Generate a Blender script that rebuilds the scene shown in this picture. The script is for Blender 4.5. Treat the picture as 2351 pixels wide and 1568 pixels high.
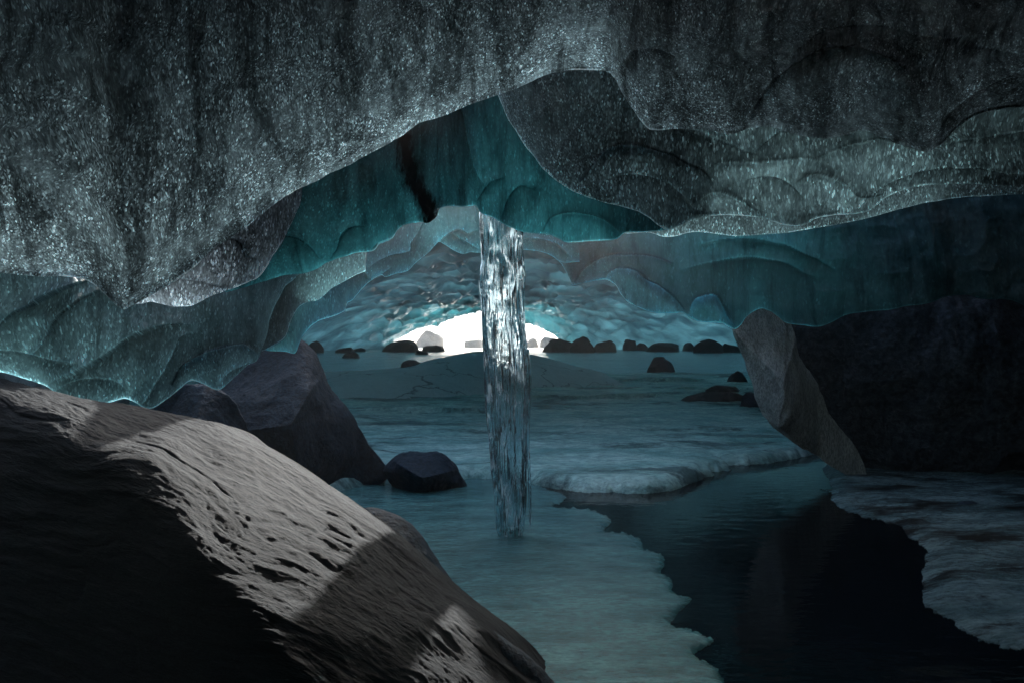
import bpy, math, random
import numpy as np
from mathutils import Vector, Matrix
R = math.radians
sc = bpy.context.scene
for o in list(bpy.data.objects): bpy.data.objects.remove(o, do_unlink=True)

# ------------------------------------------------------------------ camera, sky, sun, exposure
CAM_H = 1.5; F = 625.8; HY = 337.0           # eye height (m), focal length and horizon row in a 1024 px frame
cam = bpy.data.cameras.new('camera'); cam_o = bpy.data.objects.new('camera', cam); sc.collection.objects.link(cam_o)
cam.lens = 22.0; cam.sensor_width = 36.0; cam.clip_start = 0.05; cam.clip_end = 3000
cam.shift_y = -4.0/1024
cam_o.location = (0, 0, CAM_H); cam_o.rotation_euler = (R(90), 0, 0); sc.camera = cam_o
SUN_EL, SUN_AZ = 30.0, 10.0                   # elevation, degrees to the right of straight ahead (+Y)
w = bpy.data.worlds.new('World'); sc.world = w; w.use_nodes = True
nt = w.node_tree; nt.nodes.clear()
sky = nt.nodes.new('ShaderNodeTexSky'); sky.sky_type = 'NISHITA'; sky.sun_disc = False
sky.sun_elevation = R(SUN_EL); sky.sun_rotation = R(SUN_AZ)
sky.dust_density = 3.0; sky.air_density = 1.0; sky.ozone_density = 1.0
bg = nt.nodes.new('ShaderNodeBackground'); bg.inputs[1].default_value = 0.15
wo = nt.nodes.new('ShaderNodeOutputWorld')
nt.links.new(sky.outputs[0], bg.inputs[0]); nt.links.new(bg.outputs[0], wo.inputs[0])
sl = bpy.data.lights.new('sun', 'SUN'); sl.energy = 4.0; sl.angle = R(0.7); sl.color = (1.0, 0.97, 0.93)
so = bpy.data.objects.new('sun', sl); sc.collection.objects.link(so)
sdir = Vector((math.sin(R(SUN_AZ))*math.cos(R(SUN_EL)), math.cos(R(SUN_AZ))*math.cos(R(SUN_EL)), math.sin(R(SUN_EL))))
so.rotation_euler = sdir.to_track_quat('Z', 'Y').to_euler(); so.location = sdir*60
sc.view_settings.view_transform = 'Standard'; sc.view_settings.look = 'None'
sc.view_settings.exposure = 2.15; sc.view_settings.gamma = 1.0
cy = sc.cycles
cy.max_bounces = 10; cy.diffuse_bounces = 5; cy.glossy_bounces = 4; cy.transmission_bounces = 10; cy.transparent_max_bounces = 8
cy.sample_clamp_indirect = 6.0; cy.use_denoising = True; cy.caustics_reflective = True; cy.caustics_refractive = True

# ------------------------------------------------------------------ helpers
S = 1024/2351.0                              # outlines were measured on a 2351 px wide view
def at(x, y, d):
    x = np.asarray(x, float); y = np.asarray(y, float); d = np.asarray(d, float)
    return np.stack([(x*S-512)/F*d, d+0*x, CAM_H-(y*S-HY)/F*d], -1)
def gdepth(y, z=0.0): return (CAM_H-z)*F/(y*S-HY)

def _h(ix, iy, iz, seed):
    n = (ix*374761393 + iy*668265263 + iz*2147483647 + seed*974634777) & 0xFFFFFFFF
    n = ((n ^ (n >> 13))*1274126177) & 0xFFFFFFFF
    n = ((n ^ (n >> 16))*2246822519) & 0xFFFFFFFF
    return ((n ^ (n >> 15)) & 0xFFFF)/65535.0
def vnoise(P, seed=0):
    P = np.asarray(P, float); I = np.floor(P).astype(np.int64); f = P-I; u = f*f*f*(f*(f*6-15)+10)
    r = 0
    for a in (0, 1):
        for b in (0, 1):
            for c in (0, 1):
                wgt = (u[..., 0] if a else 1-u[..., 0])*(u[..., 1] if b else 1-u[..., 1])*(u[..., 2] if c else 1-u[..., 2])
                r = r + wgt*_h(I[..., 0]+a, I[..., 1]+b, I[..., 2]+c, seed)
    return r*2-1
def fbm(P, freq, octv=4, seed=0, gain=0.5, ridge=False):
    P = np.asarray(P, float)*np.asarray(freq, float); a = 1.0; t = 0; s = 0
    for k in range(octv):
        n = vnoise(P+k*17.3, seed+k)
        if ridge: n = 1-2*np.abs(n)
        s = s+a*n; t += a; a *= gain; P = P*2.03
    return s/t
def cells(P, seed=0):
    """distance to the nearest cell point (F1) in 2-D, with F2: scallops are hollows with sharp rims"""
    P = np.asarray(P, float); I = np.floor(P).astype(np.int64)
    f1 = np.full(P.shape[:-1], 9.0); f2 = f1.copy()
    for a in (-1, 0, 1):
        for b in (-1, 0, 1):
            ix = I[..., 0]+a; iy = I[..., 1]+b
            px = ix+0.15+0.7*_h(ix, iy, 0*ix, seed); py = iy+0.15+0.7*_h(ix, iy, 0*ix+1, seed)
            d = np.sqrt((P[..., 0]-px)**2+(P[..., 1]-py)**2)
            f2 = np.minimum(np.maximum(f1, d), f2); f1 = np.minimum(f1, d)
    return f1, f2
def smooth_curve(pts, n):
    pts = np.array(pts, float); k = len(pts)
    seg = np.sqrt(np.sum(np.diff(pts[:, :2], axis=0)**2, 1)); t = np.concatenate([[0], np.cumsum(np.maximum(seg, 1e-6)**0.5)])
    q = np.linspace(0, t[-1], n*6)
    ext = np.vstack([2*pts[0]-pts[1], pts, 2*pts[-1]-pts[-2]]); te = np.concatenate([[2*t[0]-t[1]], t, [2*t[-1]-t[-2]]])
    i = np.clip(np.searchsorted(t, q, side='right')-1, 0, k-2)
    t0, t1, t2, t3 = te[i], te[i+1], te[i+2], te[i+3]; p0, p1, p2, p3 = ext[i], ext[i+1], ext[i+2], ext[i+3]
    c = lambda v: v[:, None]
    A1 = c((t1-q)/(t1-t0))*p0+c((q-t0)/(t1-t0))*p1; A2 = c((t2-q)/(t2-t1))*p1+c((q-t1)/(t2-t1))*p2; A3 = c((t3-q)/(t3-t2))*p2+c((q-t2)/(t3-t2))*p3
    B1 = c((t2-q)/(t2-t0))*A1+c((q-t0)/(t2-t0))*A2; B2 = c((t3-q)/(t3-t1))*A2+c((q-t1)/(t3-t1))*A3
    C = c((t2-q)/(t2-t1))*B1+c((q-t1)/(t2-t1))*B2
    s = np.concatenate([[0], np.cumsum(np.sqrt(np.sum(np.diff(C[:, :2], axis=0)**2, 1)))])
    g = np.linspace(0, s[-1], n)
    return np.stack([np.interp(g, s, C[:, j]) for j in range(C.shape[1])], 1)

def mesh_obj(name, V, faces, mat, parent=None, uv=None, smooth=True, attrs=None, base=None):
    """faces: (n,4) or (n,3) int array, or list of them. V world coords; the origin goes to the base centre."""
    V = np.asarray(V, float).reshape(-1, 3)
    if base is None:
        base = np.array([(V[:, 0].min()+V[:, 0].max())/2, (V[:, 1].min()+V[:, 1].max())/2, V[:, 2].min()])
    if parent is not None: base = np.array(parent['_base'])
    V = V-base
    if not isinstance(faces, (list, tuple)): faces = [faces]
    me = bpy.data.meshes.new(name)
    loops = np.concatenate([f.ravel() for f in faces]); tot = np.concatenate([np.full(len(f), f.shape[1]) for f in faces])
    st = np.concatenate([[0], np.cumsum(tot)[:-1]])
    me.vertices.add(len(V)); me.vertices.foreach_set('co', V.astype(np.float32).ravel())
    me.loops.add(len(loops)); me.loops.foreach_set('vertex_index', loops.astype(np.int32))
    me.polygons.add(len(tot)); me.polygons.foreach_set('loop_start', st.astype(np.int32)); me.polygons.foreach_set('loop_total', tot.astype(np.int32))
    if smooth: me.polygons.foreach_set('use_smooth', np.ones(len(tot), bool))
    me.update(calc_edges=True); me.validate()
    if uv is not None:
        l = me.uv_layers.new(name='UVMap'); l.data.foreach_set('uv', np.asarray(uv, np.float32)[loops].ravel())
    for k, v in (attrs or {}).items():
        a = me.attributes.new(k, 'FLOAT', 'POINT'); a.data.foreach_set('value', np.asarray(v, np.float32).ravel())
    me.materials.append(mat)
    o = bpy.data.objects.new(name, me); sc.collection.objects.link(o)
    if parent is not None: o.parent = parent
    else: o.location = base
    o['_base'] = [float(b) for b in base]
    return o
def tag(o, label=None, cat=None, group=None, kind=None):
    if label: o['label'] = label
    if cat: o['category'] = cat
    if group: o['group'] = group
    if kind: o['kind'] = kind
    return o
def grid_faces(nr, ncol, wrap_r=False, flip=False):
    r = np.arange(nr if wrap_r else nr-1); c = np.arange(ncol-1)
    a, b = np.meshgrid(r, c, indexing='ij'); a2 = (a+1) % nr
    f = np.stack([a*ncol+b, a*ncol+b+1, a2*ncol+b+1, a2*ncol+b], -1).reshape(-1, 4)
    return f[:, ::-1] if flip else f
def cap_faces(idx):                                # fan between opposite vertices of a ring
    n = len(idx); out = []
    i, j = 0, n-1
    while j-i >= 3: out.append([idx[i], idx[i+1], idx[j-1], idx[j]]); i += 1; j -= 1
    return np.array(out) if out else np.zeros((0, 4), int)

# ------------------------------------------------------------------ materials
class G:
    def __init__(s, name):
        s.m = bpy.data.materials.new(name); s.m.use_nodes = True; s.t = s.m.node_tree; s.t.nodes.clear()
        s.out = s.n('ShaderNodeOutputMaterial')
    def n(s, typ, ins=None, **kw):
        nd = s.t.nodes.new(typ)
        for k, v in kw.items(): setattr(nd, k, v)
        for k, v in (ins or {}).items():
            if hasattr(v, 'is_output') or isinstance(v, bpy.types.NodeSocket): s.t.links.new(v, nd.inputs[k])
            else: nd.inputs[k].default_value = v
        return nd
    def noise(s, vec, scale, detail=4, rough=0.55, dist=0.0):
        return s.n('ShaderNodeTexNoise', {'Vector': vec, 'Scale': scale, 'Detail': detail, 'Roughness': rough, 'Distortion': dist}).outputs[0]
    def ramp(s, fac, stops):
        nd = s.n('ShaderNodeValToRGB', {'Fac': fac}); cr = nd.color_ramp
        while len(cr.elements) < len(stops): cr.elements.new(0.5)
        for e, (p, c) in zip(cr.elements, stops):
            e.position = p; e.color = (c, c, c, 1) if isinstance(c, (int, float)) else (*c, 1)
        return nd.outputs[0]
    def mix(s, fac, a, b, blend='MIX'):
        nd = s.n('ShaderNodeMix', data_type='RGBA', blend_type=blend)
        for k, v in ((0, fac), (6, a), (7, b)):
            if isinstance(v, bpy.types.NodeSocket): s.t.links.new(v, nd.inputs[k])
            elif k: nd.inputs[k].default_value = (*v, 1) if len(v) == 3 else v
            else: nd.inputs[k].default_value = v
        return nd.outputs[2]
    def math(s, op, a, b=0.0, c=0.0):
        nd = s.n('ShaderNodeMath', operation=op)
        for k, v in enumerate((a, b, c)):
            if isinstance(v, bpy.types.NodeSocket): s.t.links.new(v, nd.inputs[k])
            else: nd.inputs[k].default_value = v
        return nd.outputs[0]
    def mapv(s, vec, scale=(1, 1, 1), rot=(0, 0, 0)):
        return s.n('ShaderNodeMapping', {'Vector': vec, 'Scale': scale, 'Rotation': rot}).outputs[0]
    def bump(s, height, strength, dist, normal=None):
        i = {'Height': height, 'Strength': strength, 'Distance': dist}
        if normal is not None: i['Normal'] = normal
        return s.n('ShaderNodeBump', i).outputs[0]
    def done(s, sh): s.t.links.new(sh, s.out.inputs[0]); return s.m

def ice_mat(name, dark, light, tcol, tw, grain=170.0, facet=0.55, rough=0.22, streak=0.6, streak_cov=0.5, med=0.35, spec=0.5, dirt=False, gmix=0.8, rl=0.2, rh=2.6, vs=0.45):
    g = G(name)
    tc = g.n('ShaderNodeTexCoord'); ob = tc.outputs['Object']; uv = tc.outputs['UV']
    # fine crystals: cells with a random tilt each
    uvs = g.mapv(uv, (1.0, vs, 1.0))
    vor = g.n('ShaderNodeTexVoronoi', {'Vector': uvs, 'Scale': grain*1.15})
    rnd = vor.outputs['Color']
    vor2 = g.n('ShaderNodeTexVoronoi', {'Vector': uvs, 'Scale': grain*0.35})
    geo = g.n('ShaderNodeNewGeometry')
    m1 = g.noise(ob, 7.0, 6, 0.6); m2 = g.noise(ob, 38.0, 4, 0.6)
    # streaks of clear dark ice running up the face
    st = g.noise(g.mapv(uv, (3.4, 0.6, 1.0)), 1.7, 9, 0.72, 0.7)
    stc = g.ramp(st, [(streak_cov-0.09, 0.0), (streak_cov+0.05, 1.0)])
    mott = g.ramp(g.noise(g.mapv(uv, (1, 0.5, 1)), 24.0, 6, 0.75, 0.3), [(0.32, 0.35), (0.5, 0.85), (0.68, 2.0)])
    grainv = g.n('ShaderNodeSeparateColor', {'Color': rnd}).outputs[0]
    gr = g.ramp(grainv, [(0.0, 0.15), (0.5, 0.5), (0.9, 1.5), (1.0, 4.0)])
    col = g.mix(g.ramp(m1, [(0.3, 0.0), (0.72, 1.0)]), dark, light)
    gm = g.math('MULTIPLY', g.ramp(g.noise(ob, 1.7, 5, 0.65, 0.4), [(0.34, 0.25), (0.55, 1.0)]), gmix)
    col = g.mix(gm, col, gr, 'MULTIPLY')
    rim = g.n('ShaderNodeAttribute', attribute_name='rim').outputs['Fac']  # painted glow and shade of lips, edges and tops
    col = g.mix(g.math('MULTIPLY', g.math('SUBTRACT', 1.0, stc), streak), col, tuple(c*0.22 for c in dark))
    base_n = g.bump(m1, 0.5, med*0.12)
    base_n = g.bump(m2, 0.6, med*0.02, base_n)
    off = g.n('ShaderNodeVectorMath', {0: rnd, 1: (0.5, 0.5, 0.5)}, operation='SUBTRACT').outputs[0]
    off2 = g.n('ShaderNodeVectorMath', {0: vor2.outputs['Color'], 1: (0.5, 0.5, 0.5)}, operation='SUBTRACT').outputs[0]
    off = g.n('ShaderNodeVectorMath', {0: off, 1: off2}, operation='ADD').outputs[0]
    sc_ = g.n('ShaderNodeVectorMath', {0: off}, operation='SCALE'); sc_.inputs['Scale'].default_value = facet
    nn = g.n('ShaderNodeVectorMath', {0: base_n, 1: sc_.outputs[0]}, operation='ADD').outputs[0]
    nn = g.n('ShaderNodeVectorMath', {0: nn}, operation='NORMALIZE').outputs[0]
    if dirt:
        at_ = g.n('ShaderNodeAttribute', attribute_name='dirt').outputs['Fac']
        dn = g.noise(g.mapv(uv, (3.0, 1.0, 1)), 9.0, 6, 0.7)
        df = g.ramp(g.math('ADD', at_, g.math('MULTIPLY', g.math('SUBTRACT', dn, 0.5), 1.5)), [(0.36, 0.0), (0.74, 1.0)])
        col = g.mix(df, col, (0.006, 0.006, 0.007))
    p = g.n('ShaderNodeBsdfPrincipled', {'Base Color': col, 'Roughness': rough, 'Normal': nn, 'IOR': 1.31, 'Specular IOR Level': spec})
    tcv = g.mix(g.ramp(g.noise(ob, 2.2, 6, 0.65), [(0.3, 0.0), (0.75, 1.0)]), tuple(c*0.5 for c in tcol), tcol)
    tcv = g.mix(g.math('MULTIPLY', g.math('SUBTRACT', 1.0, stc), streak*0.9), tcv, tuple(c*0.15 for c in tcol))
    tcv = g.mix(gmix, tcv, mott, 'MULTIPLY')
    tcv = g.mix(gm, tcv, g.ramp(grainv, [(0.0, 0.18), (0.45, 0.5), (0.75, 1.0), (0.92, 1.9), (0.98, 4.0), (1.0, 7.0)]), 'MULTIPLY')  # sparkling glints of the crystals put into the translucent colour
    tcv = g.mix(1.0, tcv, g.ramp(g.math('MULTIPLY_ADD', rim, 0.5, 0.5), [(0.0, rl), (0.4, 0.6), (0.5, 0.85), (0.65, 1.5), (0.92, rh), (1.0, rh*4.5)]), 'MULTIPLY')  # lip glow and shade multiplied into the translucent colour
    tcv = g.mix(g.ramp(rim, [(0.82, 0.0), (1.0, 0.8)]), tcv, (1.0, 1.0, 1.0))  # painted white glints along the edges
    if dirt: tcv = g.mix(df, tcv, (0.004, 0.004, 0.005))
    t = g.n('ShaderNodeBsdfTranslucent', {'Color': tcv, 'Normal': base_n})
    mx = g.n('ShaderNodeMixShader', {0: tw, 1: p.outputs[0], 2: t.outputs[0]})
    return g.done(mx.outputs[0])

def rock_mat(name, a, b, scale=1.0, bumpd=0.02, stretch=(1, 1, 1), rough=0.62, use_uv=False, frost=0.0, crack=False, fine=1.0, veins=0.65):
    g = G(name); tc = g.n('ShaderNodeTexCoord'); ob = tc.outputs['UV' if use_uv else 'Object']
    v = g.mapv(ob, stretch)
    n1 = g.noise(v, 3.0*scale, 8, 0.62); n2 = g.noise(v, 22.0*scale, 6, 0.65); n3 = g.noise(ob, 140.0*scale*fine, 3, 0.6)
    col = g.mix(g.ramp(n1, [(0.3, 0.0), (0.7, 1.0)]), a, b)
    col = g.mix(g.ramp(n3, [(0.35, 0.55), (0.7, 0.0)]), col, tuple(c*0.45 for c in a))
    col = g.mix(g.ramp(n2, [(0.42, veins), (0.56, 0.0)]), col, tuple(c*0.3 for c in a))
    if frost:
        col = g.mix(g.ramp(g.noise(ob, 60*scale, 4, 0.7), [(0.62-frost, 0.0), (0.72-frost*0.5, 0.7)]), col, (0.35, 0.36, 0.36))
    nn = g.bump(n1, 0.8, bumpd*2.0); nn = g.bump(n2, 0.8, bumpd*0.8, nn); nn = g.bump(n3, 0.5, bumpd*0.14, nn)
    if crack:
        cv = g.n('ShaderNodeTexVoronoi', {'Vector': g.mapv(g.n('ShaderNodeVectorMath', {0: ob, 1: g.n('ShaderNodeTexNoise', {'Vector': ob, 'Scale': 1.5, 'Detail': 5}).outputs['Color']}, operation='ADD').outputs[0], (0.25, 0.5, 0.9)), 'Scale': 0.8}, feature='DISTANCE_TO_EDGE')
        ck = g.ramp(cv.outputs['Distance'], [(0.0, 1.0), (0.012, 0.0)])
        col = g.mix(g.math('MULTIPLY', ck, 0.8), col, (0.01, 0.012, 0.013))
        nn = g.bump(ck, 0.6, 0.02, nn)
    p = g.n('ShaderNodeBsdfPrincipled', {'Base Color': col, 'Roughness': rough, 'Normal': nn, 'Specular IOR Level': 0.22})
    return g.done(p.outputs[0])

M = {}
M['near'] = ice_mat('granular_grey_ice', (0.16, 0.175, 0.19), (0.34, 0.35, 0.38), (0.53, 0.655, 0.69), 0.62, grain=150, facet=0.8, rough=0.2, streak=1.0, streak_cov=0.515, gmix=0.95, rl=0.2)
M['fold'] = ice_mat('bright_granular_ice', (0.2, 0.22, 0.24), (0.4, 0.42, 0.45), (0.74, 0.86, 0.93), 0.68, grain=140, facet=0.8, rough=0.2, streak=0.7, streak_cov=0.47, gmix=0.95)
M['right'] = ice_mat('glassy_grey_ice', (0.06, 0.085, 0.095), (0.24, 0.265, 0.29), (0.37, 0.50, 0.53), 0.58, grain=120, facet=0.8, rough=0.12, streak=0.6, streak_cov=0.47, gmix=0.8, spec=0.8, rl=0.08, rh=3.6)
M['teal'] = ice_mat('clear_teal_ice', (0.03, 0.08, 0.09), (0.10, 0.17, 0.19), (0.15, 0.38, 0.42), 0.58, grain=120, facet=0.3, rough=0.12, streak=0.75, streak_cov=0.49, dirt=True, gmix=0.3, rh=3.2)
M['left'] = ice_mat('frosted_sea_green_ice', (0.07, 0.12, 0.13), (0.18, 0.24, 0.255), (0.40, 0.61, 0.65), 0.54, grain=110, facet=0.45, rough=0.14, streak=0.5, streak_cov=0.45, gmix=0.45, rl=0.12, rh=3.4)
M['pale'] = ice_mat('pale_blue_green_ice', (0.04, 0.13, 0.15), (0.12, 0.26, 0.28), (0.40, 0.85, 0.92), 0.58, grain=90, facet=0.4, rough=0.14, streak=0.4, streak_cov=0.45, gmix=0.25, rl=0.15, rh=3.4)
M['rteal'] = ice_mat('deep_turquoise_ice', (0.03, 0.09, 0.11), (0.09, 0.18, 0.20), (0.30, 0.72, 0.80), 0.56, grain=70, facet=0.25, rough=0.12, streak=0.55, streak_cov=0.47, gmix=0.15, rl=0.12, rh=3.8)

def vault_mat():
    g = G('scalloped_blue_ice'); ob = g.n('ShaderNodeTexCoord').outputs['Object']
    n1 = g.noise(ob, 0.5, 5, 0.6); n2 = g.noise(g.mapv(ob, (0.5, 1.2, 1)), 2.0, 4, 0.6)
    col = g.mix(g.ramp(n1, [(0.35, 0.0), (0.7, 1.0)]), (0.03, 0.10, 0.12), (0.12, 0.36, 0.40))
    nn = g.bump(n2, 0.4, 0.08)
    p = g.n('ShaderNodeBsdfPrincipled', {'Base Color': col, 'Roughness': 0.09, 'Normal': nn, 'IOR': 1.31, 'Specular IOR Level': 1.0})
    th = g.n('ShaderNodeAttribute', attribute_name='thin').outputs['Fac']  # painted cyan glow towards the cave mouth; the shell is evenly thick
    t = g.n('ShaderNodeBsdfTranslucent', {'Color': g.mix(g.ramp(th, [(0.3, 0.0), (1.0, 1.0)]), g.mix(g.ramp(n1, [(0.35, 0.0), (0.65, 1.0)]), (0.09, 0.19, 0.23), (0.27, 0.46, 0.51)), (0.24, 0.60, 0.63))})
    mx = g.n('ShaderNodeMixShader', {0: 0.5, 1: p.outputs[0], 2: t.outputs[0]})
    return g.done(mx.outputs[0])
M['vault'] = vault_mat()

def floor_mat(name, dark, light, rough, bumpd, scale=1.0, grain=0.3, spec=0.5, patch=None, tw=0.0, wet=0.0):
    g = G(name); ob = g.n('ShaderNodeTexCoord').outputs['Object']
    v = g.mapv(ob, (0.55, 1.6, 1))
    n1 = g.noise(v, 1.6*scale, 7, 0.62); n2 = g.noise(v, 12*scale, 6, 0.68); n3 = g.noise(ob, 70*scale, 3, 0.6)
    vor = g.n('ShaderNodeTexVoronoi', {'Vector': ob, 'Scale': 55*scale})
    col = g.mix(g.ramp(n1, [(0.32, 0.0), (0.68, 1.0)]), dark, light)
    col = g.mix(g.ramp(n2, [(0.35, 0.6), (0.6, 0.0)]), col, tuple(c*0.4 for c in dark))
    if wet:
        col = g.mix(g.math('MULTIPLY', g.ramp(g.noise(g.mapv(ob, (0.35, 1.0, 1)), 0.9, 7, 0.7, 0.5), [(0.40, 1.0), (0.47, 0.0)]), wet), col, (0.02, 0.055, 0.06))
    if patch:
        col = g.mix(g.ramp(g.noise(v, patch, 6, 0.7), [(0.40, 1.0), (0.5, 0.0)]), col, (0.004, 0.007, 0.008))
    nn = g.bump(n1, 0.7, bumpd*2); nn = g.bump(n2, 0.8, bumpd*0.7, nn); nn = g.bump(n3, 0.6, bumpd*0.12, nn)
    off = g.n('ShaderNodeVectorMath', {0: vor.outputs['Color'], 1: (0.5, 0.5, 0.5)}, operation='SUBTRACT').outputs[0]
    s2 = g.n('ShaderNodeVectorMath', {0: off}, operation='SCALE'); s2.inputs['Scale'].default_value = grain
    nn = g.n('ShaderNodeVectorMath', {0: nn, 1: s2.outputs[0]}, operation='ADD').outputs[0]
    nn = g.n('ShaderNodeVectorMath', {0: nn}, operation='NORMALIZE').outputs[0]
    p = g.n('ShaderNodeBsdfPrincipled', {'Base Color': col, 'Roughness': rough, 'Normal': nn, 'IOR': 1.31, 'Specular IOR Level': spec})
    return g.done(p.outputs[0])
M['front_ice'] = floor_mat('wet_smooth_lake_ice', (0.018, 0.10, 0.105), (0.10, 0.27, 0.275), 0.08, 0.02, 3.0, 0.16, 0.6)
M['shelf'] = floor_mat('rough_shelf_ice', (0.15, 0.36, 0.33), (0.56, 0.80, 0.74), 0.22, 0.035, 1.2, 0.45, wet=0.8)
M['granular'] = floor_mat('granular_shore_ice', (0.03, 0.08, 0.09), (0.22, 0.33, 0.345), 0.25, 0.05, 2.6, 0.8, patch=2.2)
def water_mat():
    g = G('black_water'); ob = g.n('ShaderNodeTexCoord').outputs['Object']
    n = g.noise(g.mapv(ob, (1, 2.5, 1)), 5, 3, 0.5)
    p = g.n('ShaderNodeBsdfPrincipled', {'Base Color': (0.001, 0.003, 0.005, 1), 'Roughness': 0.045, 'IOR': 1.33, 'Normal': g.bump(n, 0.25, 0.012)})
    return g.done(p.outputs[0])
M['water'] = water_mat()
M['rock_near'] = rock_mat('weathered_gneiss', (0.009, 0.014, 0.018), (0.032, 0.040, 0.047), 2.2, 0.02, (1.1, 4.6, 1), 0.8, use_uv=True, fine=0.9, veins=0.55)
M['rock_dark'] = rock_mat('dark_blue_rock', (0.006, 0.020, 0.034), (0.020, 0.048, 0.074), 1.6, 0.03, (1, 1, 1), 0.6)
M['rock_pale'] = rock_mat('pale_rough_rock', (0.30, 0.34, 0.33), (0.72, 0.76, 0.73), 1.3, 0.05, (3.4, 1.5, 0.9), 0.7)
M['rock_far'] = rock_mat('shore_rock', (0.05, 0.055, 0.06), (0.11, 0.115, 0.12), 0.25, 0.05, (1, 1, 1), 0.7)
M['rock_snowy'] = rock_mat('snow_dusted_rock', (0.24, 0.23, 0.19), (0.5, 0.5, 0.47), 0.3, 0.06, (1, 1, 1), 0.8)
M['rock_black'] = rock_mat('black_fractured_rock', (0.03, 0.045, 0.06), (0.10, 0.13, 0.16), 0.9, 0.05, (1, 1, 1), 0.6, fine=0.5)
M['slab'] = rock_mat('smooth_grey_bedrock', (0.46, 0.54, 0.55), (0.66, 0.73, 0.73), 0.3, 0.02, (1, 1, 1), 0.55, crack=True, veins=0.12)
def snow_mat():
    g = G('snow'); ob = g.n('ShaderNodeTexCoord').outputs['Object']
    n = g.noise(ob, 0.4, 6, 0.6)
    p = g.n('ShaderNodeBsdfPrincipled', {'Base Color': (0.84, 0.77, 0.67, 1), 'Roughness': 0.6, 'Normal': g.bump(n, 0.5, 0.3)})
    return g.done(p.outputs[0])
M['snow'] = snow_mat()
def glass_mat():
    g = G('clear_icicle_ice'); tc = g.n('ShaderNodeTexCoord'); ob = tc.outputs['Object']
    a = g.noise(g.mapv(ob, (22, 22, 4.0)), 1.3, 2, 0.5, 1.0); b = g.noise(g.mapv(ob, (26, 26, 20)), 1.5, 2, 0.5)
    nn = g.bump(a, 1.0, 0.022); nn = g.bump(b, 0.4, 0.005, nn)
    gl = g.n('ShaderNodeBsdfGlass', {'Color': (0.86, 0.95, 0.98, 1), 'Roughness': 0.0, 'IOR': 1.31, 'Normal': nn})
    v1 = g.noise(g.mapv(ob, (9, 9, 3.2)), 1.6, 3, 0.6, 0.8); v2 = g.noise(g.mapv(ob, (34, 34, 2.6)), 1.4, 3, 0.6, 0.8)
    wh = g.n('ShaderNodeBsdfPrincipled', {'Base Color': (0.75, 0.84, 0.9, 1), 'Roughness': 0.08, 'Normal': nn, 'IOR': 1.31})
    tr = g.n('ShaderNodeBsdfTranslucent', {'Color': (0.75, 0.9, 0.95, 1)})
    w2 = g.n('ShaderNodeMixShader', {0: 0.6, 1: wh.outputs[0], 2: tr.outputs[0]})
    dk = g.n('ShaderNodeBsdfPrincipled', {'Base Color': (0.006, 0.012, 0.016, 1), 'Roughness': 0.05, 'Normal': nn, 'IOR': 1.31, 'Specular IOR Level': 1.0})
    m1 = g.n('ShaderNodeMixShader', {0: g.ramp(v1, [(0.55, 0.0), (0.66, 0.6)]), 1: gl.outputs[0], 2: w2.outputs[0]})  # white patches stand in for sun highlights, put into the colour
    m2 = g.n('ShaderNodeMixShader', {0: g.ramp(v2, [(0.565, 0.0), (0.60, 0.85)]), 1: m1.outputs[0], 2: dk.outputs[0]})  # painted dark lines stand in for the dark cave refracted
    return g.done(m2.outputs[0])
M['icicle'] = glass_mat()

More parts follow.
